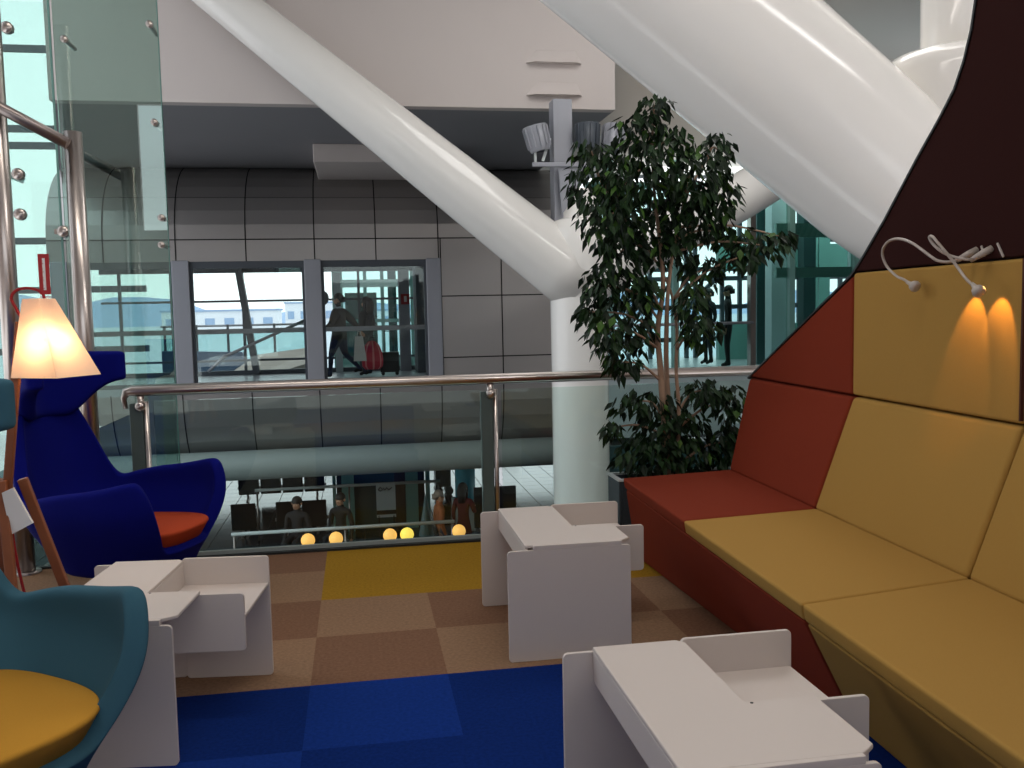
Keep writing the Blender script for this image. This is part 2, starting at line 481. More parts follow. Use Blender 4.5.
# spotlights on a bracket at the square post
br = empty('spotlight_bracket', (2.98, 12.85, 3.35), 0, 'grey triangular bracket arm on the square post under the bulkhead', 'bracket')
m = MB()
m.hexa([(-.48, -.10, .02), (-.46, -.14, .02), (.62, -.14, .02), (.62, .0, .02)], [(-.48, -.10, .08), (-.46, -.14, .08), (.62, -.14, .08), (.62, .0, .08)])
m.hexa([(-.09, -.10, .0), (.40, -.10, .0), (-.05, -.10, -.65)], [(-.09, -.06, .0), (.40, -.06, .0), (-.05, -.06, -.65)])
m.build('arm_plate', M['frame'], br, bevel=.008)
def spot(loc, axis, label, lit):
    s = empty('spotlight', loc, 0, label, 'spotlight', 'floodlights on the square post')
    ax = Vector(axis).normalized()
    m = MB(); m.lathe([(.13, -.14), (.15, -.10), (.17, .22), (.15, .22), (.12, .02), (0, .02)], n=24, axis=ax)
    for k in range(12):
        a = 2*math.pi*k/12
        q = Vector((0, 0, 1)).rotation_difference(ax).to_matrix()
        p0 = q @ Vector((.165*math.cos(a), .165*math.sin(a), -.08)); p1 = q @ Vector((.18*math.cos(a), .18*math.sin(a), .2))
        m.bar(p0, p1, .012, .02)
    m.build('housing', M['mull'] if lit else M['frame'], s)
    m = MB(); m.lathe([(.145, .19), (0, .19)], n=24, axis=ax)
    m.build('lens', emit('lit lens', (255, 236, 226), 2.2) if lit else M['pale'], s)
    m = MB(); m.bar((-.05, -.02, -.29), (-.05, -.02, -.1), .03, .05); m.bar((.06, 0, -.27), (.17, 0, .05), .03, .04)
    m.build('yoke', M['pale'], s)
spot((2.60, 12.75, 3.72), (-.25, 0, 1), 'left tilted grey floodlight beside the square post', False)
spot((3.32, 12.75, 3.76), (0, 0, 1), 'lit floodlight shining upward right of the square post', True)
spot((3.70, 12.80, 3.74), (.2, .2, 1), 'right floodlight half hidden by the fig leaves', False)

# ------------------------------------------------------------------ right glass hall
gh = empty('glass_hall', (0, 18.3, 0), 0, 'teal glazed hall with steel mullions behind the fig tree', 'glass hall')
m = MB(); m.box(4.7, 15, -.8, .4, -1.25, .02); m.build('slab_edge', M['slab'], gh)
m = MB(); m.box(4.7, 15, .4, 5, -.2, .01); m.build('deck', M['corr'], gh)
for x in (5.2, 6.6, 8.31, 9.2, 10.7, 12.4, 14.0):
    m = MB(); m.box(x-.06, x+.06, -.12, .06, .0, 4.4); m.build('mullion', M['steel'] if x == 8.31 else M['tealf'], gh)
for z, h in ((2.05, .22), (2.95, .30), (3.9, .12)):
    m = MB(); m.box(8.9 if h > .15 else 4.7, 15, .02, .12, z-h/2, z+h/2); m.build('transom', M['tealf'], gh)
m = MB(); m.box(4.7, 15, -.02, .02, .02, 3.9); m.build('pane', M['glass_t'], gh)
m = MB(); m.tube([(4.7, -.15, 1.0), (8.3, -.15, 1.0)], .03, 8); m.build('guard_rail', M['frame'], gh)
m = MB()
for x in (5.6, 6.2, 7.0, 7.6, 8.6, 8.85, 9.6, 10.1, 11.2, 11.8, 13, 14): m.box(x-.05, x+.05, 4.6, 4.7, 0, 5.2)
for z in (.5, 1.35, 2.1, 2.35, 3.1, 4.1): m.box(4.7, 15, 4.62, 4.68, z-.06, z+.06)
m.bar((6.2, 4.5, .3), (8.4, 4.5, 2.2), .12, .1); m.bar((8.4, 4.5, 1.2), (10.8, 4.5, 3.4), .12, .1)
m.build('rear_frame', M['mull'], gh)
m = MB(); m.box(9.0, 9.2, 1.2, 1.4, 0, 4.4); m.box(10.3, 10.6, 1.5, 1.8, 0, 4.4); m.box(12.0, 12.3, 1.4, 1.7, 0, 4.4)
m.build('lift_shaft', M['dteal'], gh)
for x, w, y, h in ((9.55, .5, 2.6, 4.4), (11.0, .35, 2.8, 4.4), (11.6, .3, 3.2, 4.4)):
    m = MB(); m.box(x, x+w, y, y+.3, 0, h); m.build('column', M['tealf'], gh)
m = MB(); m.box(9.0, 12.5, 3.4, 3.6, 2.3, 2.9); m.box(9.0, 12.5, 3.4, 3.6, 0, .9); m.build('rear_panel', M['tealf'], gh)
m = MB(); m.box(9.55, 9.95, 1.6, 2.0, 0, 4.2); m.box(11.4, 11.9, 1.2, 1.5, 0, 4.2); m.build('column', M['slab'], gh)

# ------------------------------------------------------------------ lower level things
def at_lower(name, label, cat, loc): return empty(name, loc, 0, label, cat)
ls = at_lower('glass_lift', 'teal framed glass lift on the lower level below the footbridge', 'lift', (.25, 22.5, -4))
for x, w in ((-.62, .30), (.95, .30), (1.35, .10), (-.95, .08)):
    m = MB(); m.box(x-w/2, x+w/2, -.1, .1, 0, 2.05); m.build('post', M['tealf'], ls)
m = MB(); m.box(-.45, .8, .05, .12, 0, 2.05); m.build('door', M['dteal'], ls)
m = MB(); m.box(.52, .78, -.02, .06, 0, 2.05); m.build('door_post', mat('brown bronze', (58, 44, 36), rough=.5), ls)
m = MB(); m.box(-.95, 1.4, .5, 2.0, 0, .1); m.box(-.95, 1.4, 1.9, 2.0, .1, 2.05); m.build('cabin', M['dark'], ls)
m = MB(); m.box(.05, .5, -.30, -.27, .55, 1.35); m.box(.05, .5, -.31, -.30, .62, .72, 1); 
m.tube([(.1, -.315, 1.22), (.15, -.315, 1.28), (.2, -.315, 1.22), (.15, -.315, 1.18), (.1, -.315, 1.22)], .012, 6, 1)
m.tube([(.22, -.315, 1.26), (.25, -.315, 1.2), (.3, -.315, 1.26), (.34, -.315, 1.2), (.42, -.315, 1.26)], .012, 6, 1)
m.bar((.1, -.29, 0), (.1, -.29, .6), .03, .02, mi=1); m.bar((.45, -.29, 0), (.45, -.29, .6), .03, .02, mi=1)
o = m.build('notice_board', [M['pale'], M['dark']]); o.location = (.25, 21.6, -4)
tag(o, 'pale notice board with dark scrawl before the lower level lift', 'notice board')
cc = at_lower('turquoise_column', 'round turquoise column with white base on the lower level', 'column', (2.49, 22.0, -4))
m = MB(); m.lathe([(.25, .75), (.25, 2.05), (0, 2.05)], n=32); m.build('shaft', M['turq'], cc)
m = MB(); m.box(-.32, .36, -.32, .3, 0, .75); m.build('base', M['pale'], cc, bevel=.02)
ds = at_lower('dark_screen', 'black partition screen beside the turquoise column on the lower level', 'screen', (2.86, 19.5, -4))
m = MB(); m.box(-.47, .47, -.04, .04, .6, 1.5); m.build('panel', M['bench'], ds, bevel=.01)
for x in (-.4, .4):
    m = MB(); m.box(x-.03, x+.03, -.15, .15, 0, .6); m.build('foot', M['mull'], ds)
def bench(n, label, loc, rz=0):
    b = empty('beam_bench', loc, rz, label, 'bench', 'black waiting benches on the lower level')
    for k in range(n):
        x = k*.62
        m = MB(); m.box(x, x+.55, 0, .5, .40, .46); m.build('seat', M['bench'], b, bevel=.02)
        m = MB(); m.hexa([(x, .0, .20), (x+.58, .0, .20), (x+.58, .07, .20), (x, .07, .20)], [(x, -.08, .86), (x+.58, -.08, .86), (x+.58, -.01, .86), (x, -.01, .86)])
        m.build('backrest', M['bench'], b, bevel=.02)
    m = MB(); m.box(-.05, n*.62, .22, .30, .33, .40); m.build('beam', M['steel_d'], b)
    for x in (.2, n*.62-.3):
        m = MB(); m.box(x, x+.06, .0, .55, 0, .04); m.box(x, x+.06, .22, .30, .04, .34); m.build('leg', M['steel_d'], b)
bench(4, 'long black bench in the far row under the pale tube', (-3.55, 26.8, -4))
bench(2, 'black two seat bench in the near row on the lower level', (-2.1, 22.3, -4))
bench(1, 'black single seat at the left of the near bench row', (-3.15, 22.3, -4))
bench(5, 'black bench row far right beside the white column', (6.3, 26.5, -4), R(70))
bench(5, 'black bench row behind the far right bench', (7.6, 26.5, -4), R(70))
# bar with globe lamps
bar = at_lower('bar_counter', 'dark bar counter on the lower level holding globe lamps', 'counter', (-.3, 17.0, -4))
m = MB(); m.box(-2.6, 2.6, -.3, .35, 0, .95); m.build('body', M['dark'], bar)
m = MB(); m.box(-2.65, 2.65, -.36, .4, .95, 1.0); m.build('top', M['mull'], bar, bevel=.01)
glob = [(-1.045, 'first glowing globe lamp from the left on the lower bar'), (-.532, 'second glowing globe lamp from the left on the lower bar'),
        (.472, 'third glowing globe lamp from the left on the lower bar'), (.792, 'brightest yellow globe lamp, fourth from left on the lower bar'), (1.781, 'last glowing globe lamp, right end of the lower bar')]
for k, (x, lb) in enumerate(glob):
    g = empty('globe_lamp', (x, 17.0, -3.0), 0, lb, 'lamp', 'globe lamps on the lower bar')
    m = MB(); m.lathe([(.07, 0), (.07, .03), (.03, .05), (0, .05)], n=20); m.build('base', M['steel_d'], g)
    m = MB(); m.sphere((0, 0, .165), .13, 24)
    m.build('globe', emit('lit yellow globe', (255, 214, 92), 1.15) if k == 3 else emit('lit amber globe', (255, 186, 98), 1.0), g)
for (x0, x1, y, z, lb) in ((-2.5, 1.76, 17.6, -2.78, 'nearer pale rail above the globe lamps on the lower level'), (-2.54, 1.87, 22.0, -2.78, 'farther pale rail in front of the lower level lift')):
    rl = empty('lower_rail', (0, y, -4), 0, lb, 'railing')
    m = MB(); m.tube([(x0, 0, z+4), (x1, 0, z+4)], .035, 10); m.build('handrail', M['pale'], rl)
    for x in (x0+.05, (x0+x1)/2, x1-.05):
        m = MB(); m.tube([(x, 0, 0), (x, 0, z+4)], .022, 8); m.build('post', M['steel_d'], rl)
tent = MB(); tent.lathe([(.16, 0), (.02, .8), (0, .82)], n=10)
o = tent.build('folded_parasol', M['dteal']); o.location = (1.25, 18.3, -3.2)
tag(o, 'small dark pointed folded parasol beside the brightest globe lamp', 'parasol')
m = MB(); m.box(.0, .45, -.3, .3, .25, 1.25); m.tube([(.1, -.3, .12), (.1, .3, .12)], .12, 12); m.tube([(.4, -.3, .12), (.4, .3, .12)], .12, 12); m.bar((.45, 0, 1.2), (.6, 0, 1.35), .4, .03)
o = m.build('luggage_trolley', M['bench']); o.location = (2.1, 26.5, -4)
tag(o, 'dark luggage trolley on the bright lower floor', 'trolley')
# dark teal wall on the lower level, right
m = MB(); m.box(4.3, 12, 16.6, 16.7, -4, -1.27, 0)
for x in (4.6, 5.6, 6.6, 7.6): m.box(x-.03, x+.03, 16.55, 16.6, -4, -1.27, 1)
struct(m.build('wall_lower', [M['dteal'], M['mull']]))

m = MB()
for x in range(-14, 20, 4): m.box(x, x+2.0, 45.8, 46, -4, -1.6)
struct(m.build('reflection_wall', M['atr']))  # unseen wall, added with gaps to streak the lower floor's reflections
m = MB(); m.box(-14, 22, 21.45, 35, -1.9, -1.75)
struct(m.build('sky_block_slab', M['soffit']))  # unseen slab added to block sky reflections on the lower floor
# ------------------------------------------------------------------ outside
m = MB(); m.box(-900, 900, 46, 1500, -6.2, -6.0)
struct(m.build('ground', M['apron']))
m = MB()
rnd = random.Random(5)
xs = [-900+i*30 for i in range(61)]
hs = [14+10*math.sin(i*.4)+7*math.sin(i*1.1+1)+rnd.random()*4 for i in range(61)]
for i in range(60):
    m.hexa([(xs[i], 900, -6), (xs[i+1], 900, -6), (xs[i+1], 1050, -6), (xs[i], 1050, -6)], [(xs[i], 960, hs[i]), (xs[i+1], 960, hs[i+1]), (xs[i+1], 980, hs[i+1]), (xs[i], 980, hs[i])])
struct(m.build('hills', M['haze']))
for k, (x, y, w, h, lb) in enumerate(((-60, 420, 50, 10, 'distant pale flat building left of the tower'), (-18, 500, 40, 14, 'distant pale building under the hazy hills'), (40, 460, 60, 9, 'distant long low pale building right of the tower'))):
    b = empty('distant_building', (x, y, -6), 0, lb+' beyond the footbridge windows', 'building')
    m = MB(); m.box(-w/2, w/2, 0, 20, 0, h); m.build('wall', M['bldg'], b)
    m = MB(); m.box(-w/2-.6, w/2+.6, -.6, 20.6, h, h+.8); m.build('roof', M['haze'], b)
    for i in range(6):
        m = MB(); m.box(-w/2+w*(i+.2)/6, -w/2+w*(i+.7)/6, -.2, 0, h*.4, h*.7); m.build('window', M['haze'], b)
# steel and glass outer wall at left
ow = empty('outer_glazing', (0, 24, 0), 0, 'tall outer glass wall with pale frames at far left', 'glass wall')
m = MB()
for x in (-16, -13.6, -11.2, -6.6): m.box(x-.07, x+.07, 0, .15, -4, 9)
for z in (.6, 2.1, 3.3, 5.6, 6.0, 7.9): m.box(-16, -5.2, 0, .12, z-.08, z+.08)
m.build('frame', M['mull'], ow)
m = MB(); m.box(-16, -5.2, .05, .06, -4, 9); m.build('pane', M['glass_w'], ow)
m = MB(); m.bar((-10.5, .3, 5.9), (-8.0, .3, 4.8), .2, .15); m.build('brace', M['slab'], ow)

# ------------------------------------------------------------------ balustrade
RY, RZ = 5.28, .945
ra = empty('glass_railing', (0, RY, 0), 0, 'glass balustrade with steel handrail along the edge of the carpeted deck', 'railing')
m = MB(); m.tube([(-1.28, 0, RZ-.10), (-1.29, 0, RZ-.04), (-1.275, 0, RZ-.008), (-1.24, 0, RZ), (4.2, 0, RZ)], [.012, .016, .026, .031, .031], 16)
m.build('handrail', M['steel'], ra)
posts = [-1.20, .76, 2.72]
for x in posts:
    m = MB(); m.box(x-.060, x+.012, -.02, .02, -.25, RZ-.07); m.build('post', M['post_dark'], ra, bevel=.006)
    m = MB(); m.tube([(x+.028, -.01, -.25), (x+.028, -.01, RZ-.06)], .014, 10); m.build('post_edge', M['steel'], ra)
    m = MB(); m.tube([(x, -.01, RZ-.10), (x, -.01, RZ-.03)], .02, 12); m.sphere((x, -.02, RZ-.085), .03, 14); m.build('bracket', M['steel'], ra)
edges = [-1.28]+posts[1:]+[4.2]
for x0, x1 in ((-1.13, .70), (.82, 2.66), (2.78, 4.2)):
    m = MB(); m.box(x0, x1, -.03, -.018, -.10, RZ-.06); m.build('glass_pane', M['glass'], ra)
m = MB(); m.box(-1.28, 4.2, -.065, -.04, -.25, .03); m.build('bottom_channel', M['tubeg'], ra)

# ------------------------------------------------------------------ stair glass and posts at left
sg = empty('stair_glass', (0, 5.7, 0), 0, 'tall green glass wall panes with steel button fixings at left', 'glass wall')
for x0, x1, zt in ((-2.6, -1.69, 4.2), (-1.665, -1.09, 3.26)):
    m = MB()
    m.hexa([(x0, 0, -.5), (x1, 0, -.5), (x1, 0, zt-.05), (x1-.05, 0, zt), (x0, 0, zt+.25 if x0 > -2 else zt)],
           [(x0, .014, -.5), (x1, .014, -.5), (x1, .014, zt-.05), (x1-.05, .014, zt), (x0, .014, zt+.25 if x0 > -2 else zt)])
    m.build('pane', M['glass_g'], sg)
m = MB(); m.box(-1.69, -1.68, .0, .014, -.5, 4.2); m.box(-1.094, -1.09, -.001, .015, -.5, 3.21); m.build('pane_edge', M['tealf'], sg)
m = MB(); m.box(-2.6, -1.05, -.03, .06, -.62, -.5); m.build('bottom_channel', M['black'], sg)
for x, z, k in ((-1.90, 3.0, 1), (-1.604, 2.95, 0), (-1.89, 2.183, 1), (-1.893, 1.955, 1), (-1.134, 3.048, 0), (-1.134, 2.488, 0), (-1.122, 1.935, 0), (-1.13, 1.776, 0), (-1.665, 1.856, 2), (-1.878, -.143, 1), (-1.55, .12, 0)):
    m = MB()
    if k: m.lathe([(0, -.05), (.030, -.05), (.034, -.04), (.034, -.012), (.018, 0), (.018, .03), (0, .03)], (x, 0, z), 20, axis=(0, 1, 0))
    else: m.lathe([(0, -.025), (.020, -.025), (.020, 0), (.014, .014), (.014, .18), (0, .18)], (x, 0, z), 16, axis=(0, 1, 0))
    if k == 2: m.box(x-.05, x+.05, -.03, -.01, z-.015, z+.015)
    m.build('button_fixing', M['steel'], sg)
m = MB()
m.box(-.030, .030, -.004, 0, .075, .31, 0); m.box(-.007, .008, -.006, -.004, .10, .285, 1)
for k in range(11): m.box(-.007, -.001-.003*(k % 3), -.007, -.006, .108+.016*k, .112+.016*k, 0)
m.box(-.030, .030, -.004, 0, .055, .066, 1); m.box(-.028, .028, -.004, 0, -.02, .048, 0); m.box(-.012, .012, -.006, -.004, .005, .028, 1)
o = m.build('red_label', [M['redlab'], M['white']]); o.location = (-1.79, 5.694, 1.42)
tag(o, 'narrow upright red label on the green glass above the lamp shade', 'label')

sr = empty('stair_railing', (0, 5.12, 0), 0, 'brushed steel stair railing with two round posts and sloping rail at left', 'railing')
m = MB(); m.tube([(-1.43, 0, 0), (-1.43, 0, 2.319)], .046, 24); m.build('post', M['steel'], sr)
m = MB(); m.tube([(-1.79, 0, 0), (-1.79, 0, 3.2)], .046, 24); m.build('post', M['steel'], sr)
m = MB(); m.tube([(-2.1, -.06, 2.62), (-1.437, -.06, 2.247)], .03, 16); m.build('sloping_rail', M['steel_d'], sr)
for x in (-1.43, -1.79):
    m = MB(); m.lathe([(.075, 0), (.075, .01), (.05, .016), (0, .016)], (x, 0, 0), 24); m.build('foot', M['steel_d'], sr)

# ------------------------------------------------------------------ sofa
SROT = -R(2.0)
so = empty('sofa', (0, 0, 0), SROT, 'long angular sofa in red and ochre panels with tall dark brown back', 'sofa')
fs = [4.72, 3.70, 2.57, 1.45, .35]; rs = [4.83, 3.80, 2.71, 1.60, .50]
cols = ['red', 'yellow', 'yellow', 'yellow']
for k in range(4):
    g = .0015
    a0, a1, b0, b1 = fs[k+1]+g, fs[k]-g, rs[k+1]+g, rs[k]-g
    m = MB()
    z0, z1 = .372, .43
    m.hexa([(1.232, a0, z0), (1.89, b0, z0), (1.89, b1, z0), (1.232, a1, z0)], [(1.222, a0, z1), (1.88, b0, z1), (1.88, b1, z1), (1.222, a1, z1)])
    o = m.build('seat_cushion', M[cols[k]], so, bevel=.012, seg=3)
# base
m = MB(); m.hexa([(1.435, 2.63, 0), (1.95, 2.70, 0), (1.95, 4.78, 0), (1.285, 4.70, 0)], [(1.236, 2.578, .369), (2.0, 2.70, .369), (2.0, 4.82, .369), (1.236, 4.712, .369)])
m.build('base', M['red'], so, bevel=.012, seg=3)
m = MB(); m.hexa([(1.48, .38, 0), (1.95, .5, 0), (1.95, 2.69, 0), (1.435, 2.62, 0)], [(1.236, .36, .369), (2.0, .5, .369), (2.0, 2.69, .369), (1.236, 2.568, .369)])
m.build('base', M['yellow'], so, bevel=.012, seg=3)
# back cushions
ts = [4.95, 3.775, 2.68, 1.60, .50]
for k in range(4):
    g = .003
    m = MB()
    m.hexa([(1.862, rs[k+1]+g, .425), (2.16, rs[k+1]+g, .33), (2.16, rs[k]-g, .33), (1.862, rs[k]-g, .425)],
           [(2.03, ts[k+1]+g, .932), (2.18, ts[k+1]+g, .932), (2.18, ts[k]-g, .932), (2.03, ts[k]-g, .932)])
    m.build('back_cushion', M[cols[k]], so, bevel=.02, seg=3)
# upper panels
def panel(poly, t0, t1, name, mt, bev=.014):
    m = MB()
    m.hexa([(t0, s, z) for s, z in poly], [(t1, s, z) for s, z in poly])
    return m.build(name, mt, so, bevel=bev, seg=3)
panel([(4.95, .938), (3.783, 1.468), (3.783, .938)], 2.03, 2.15, 'back_panel', M['red'])
for k in range(1, 4):
    panel([(ts[k]-.003 if k > 1 else 3.777, .938), (ts[k]-.003 if k > 1 else 3.777, 1.478), (ts[k+1]+.003, 1.478), (ts[k+1]+.003, .938)], 2.03, 2.15, 'back_panel', M['yellow'])
out = [(3.777, 1.484), (3.703, 1.535), (3.523, 1.685), (3.30, 1.893), (3.156, 2.018), (3.072, 2.10), (3.02, 2.185), (2.982, 2.28), (2.955, 2.40), (2.93, 2.75), (.5, 2.75), (.5, 1.484)]
panel(out, 2.032, 2.14, 'hood_panel', M['brown'], .006)
m = MB()
for (s0, z0), (s1, z1) in zip([(4.96, .93)]+[(3.79, 1.47)]+out[1:9], [(3.79, 1.47)]+out[1:10]):
    m.bar((2.09, s0, z0), (2.09, s1, z1), .128, .010, up=(0, -.6, .8))
m.build('edging', M['edging'], so)
m = MB()
m.box(2.02, 2.031, 2.676, 2.684, .95, 1.478); m.build('seam', M['seam'], so)
m = MB(); m.bar((2.026, 2.816, 1.535), (2.026, 2.784, 1.487), .004, .007); m.build('slot', M['gneck'], so)
m = MB(); m.bar((2.026, 2.90, 1.532), (2.026, 2.88, 1.495), .004, .007)
m.build('slot', M['gneck'], so)

# gooseneck reading lamps (local sofa coordinates turned into world)
def S(t, s, z):
    c, q = math.cos(SROT), math.sin(SROT)
    return Vector((t*c-s*q, t*q+s*c, z))
GA = [(2.03, 2.933, 1.52), (2.01, 2.941, 1.509), (1.97, 2.94, 1.489), (1.94, 2.954, 1.481), (1.92, 2.985, 1.488), (1.91, 3.014, 1.506), (1.9, 3.092, 1.551), (1.9, 3.151, 1.572), (1.91, 3.228, 1.584), (1.92, 3.308, 1.579), (1.93, 3.363, 1.551), (1.94, 3.374, 1.516), (1.95, 3.357, 1.48), (1.96, 3.309, 1.445), (1.97, 3.279, 1.432), (1.98, 3.249, 1.414)]
GB = [(2.03, 2.853, 1.52), (2.01, 2.868, 1.503), (1.98, 2.872, 1.488), (1.95, 2.869, 1.485), (1.92, 2.907, 1.499), (1.9, 2.937, 1.519), (1.89, 2.966, 1.545), (1.885, 2.981, 1.569), (1.88, 2.956, 1.57), (1.885, 2.932, 1.547), (1.9, 2.911, 1.515), (1.93, 2.888, 1.462), (1.93, 2.839, 1.419), (1.94, 2.805, 1.39)]
def catmull(P, n=5):
    P = [Vector(p) for p in P]; o = []
    for i in range(len(P)-1):
        a, b, c, d = P[max(i-1, 0)], P[i], P[i+1], P[min(i+2, len(P)-1)]
        for k in range(n):
            t = k/n
            o.append(.5*((2*b)+(c-a)*t+(2*a-5*b+4*c-d)*t*t+(3*b-a-3*c+d)*t**3))
    return o+[P[-1]]
def gooseneck(G, label, beams, power):
    base = S(*G[0])
    g = empty('gooseneck_lamp', base, 0, label, 'reading lamp', 'reading lamps on the sofa back')
    P = [S(*p)-base for p in G]
    m = MB(); m.tube(catmull(P), .0052, 10); m.build('neck', M['gneck'], g)
    d = (P[2]-P[0]).normalized()
    m = MB(); m.tube([P[0]+Vector((.004, 0, 0)), P[0]+d*.03, P[0]+d*.075], [.013, .012, .008], 14); m.build('mount', M['gneck'], g)
    e = (P[-1]-P[-3]).normalized()
    m = MB(); m.lathe([(.006, -.02), (.009, 0), (.018, .010), (.022, .022), (.020, .032), (.014, .036), (0, .036)], P[-1], 20, axis=e); m.build('head', M['gneck'], g)
    for src, aim in (beams or ()):
        l = bpy.data.lights.new('reading_spot', 'SPOT'); l.energy = power; l.color = (1, .47, .12)
        l.spot_size = R(56); l.spot_blend = .35; l.shadow_soft_size = .006
        lo = bpy.data.objects.new('reading_spot', l); COL.objects.link(lo); lo.parent = g
        lo.location = S(*src)-base
        lo.rotation_euler = (S(*aim)-S(*src)).to_track_quat('-Z', 'Y').to_euler()
gooseneck(GA, 'unlit gooseneck reading lamp with wide loop reaching left over the brown panel', None, 0)
gooseneck(GB, 'gooseneck reading lamp with tight loop lighting the ochre panel below', [((1.952, 2.905, 1.41), (2.03, 2.94, 1.26)), ((1.952, 2.772, 1.405), (2.03, 2.80, 1.26))], 3.2)

# ------------------------------------------------------------------ folded steel tables
def rplate(mb, x0, x1, z0, z1, y0, y1, r=.014):
    poly = []
    for cx, cz, a0 in ((x1-r, z0+r, -90), (x1-r, z1-r, 0), (x0+r, z1-r, 90), (x0+r, z0+r, 180)):
        for k in range(5):
            a = R(a0+k*22.5); poly.append((cx+r*math.cos(a), cz+r*math.sin(a)))
    mb.hexa([(x, y0, z) for x, z in poly], [(x, y1, z) for x, z in poly])
def make_table(loc, rz, label):
    t = empty('side_table', loc, rz, label, 'table', 'white folded metal side tables')
    T = .012; H = .45; HS = .355; L = .67; W = .41; SW = .25; XW = .555
    mt = M['table']
    m = MB()
    poly = [(0, .0), (W-.03, 0), (W-.012, .012), (W+.01, .03), (W+.01, .27), (SW, .27), (SW, L-.02), (SW-.02, L), (0, L)]
    m.hexa([(x, y, H-T) for x, y in poly], [(x, y, H) for x, y in poly]); m.build('top', mt, t, bevel=.003)
    m = MB(); m.box(0, T, .0, L, HS, H-T); m.build('skirt', mt, t, bevel=.003)
    m = MB(); m.box(SW-T, SW, .27, L, HS, H-T); m.build('skirt', mt, t, bevel=.003)
    m = MB(); m.box(T, XW, .284, L-.012, HS-T, HS); m.build('shelf', mt, t, bevel=.003)
    m = MB(); rplate(m, -.07, W+.005, 0, .432, -T, 0); m.box(.03, W-.03, -T, .004, .4315, H-.001); m.build('leg', mt, t, bevel=.002)
    m = MB(); rplate(m, -.08, SW-.01, 0, .436, L, L+T); m.build('leg', mt, t, bevel=.002)
    m = MB(); rplate(m, SW-.008, XW+.004, 0, .455, L-.012, L); m.build('leg', mt, t, bevel=.002)
    m = MB(); rplate(m, SW+.05, XW+.004, .24, .435, .272, .284); m.build('flap', mt, t, bevel=.002)
    m = MB(); m.lathe([(.004, H-.001), (.004, H+.0006), (0, H+.0006)], (SW+.012, .26, 0), 10); m.build('screw_hole', M['black'], t)
    return t
make_table((.60, 3.335, 0), 0, 'white folded metal side table on the brown carpet near the sofa end')
make_table((.585, 1.60, 0), 0, 'nearest white folded metal side table at the bottom edge beside the sofa')
make_table((-.985, 2.815, 0), R(-6.5), 'white folded metal side table between the blue and teal armchairs')

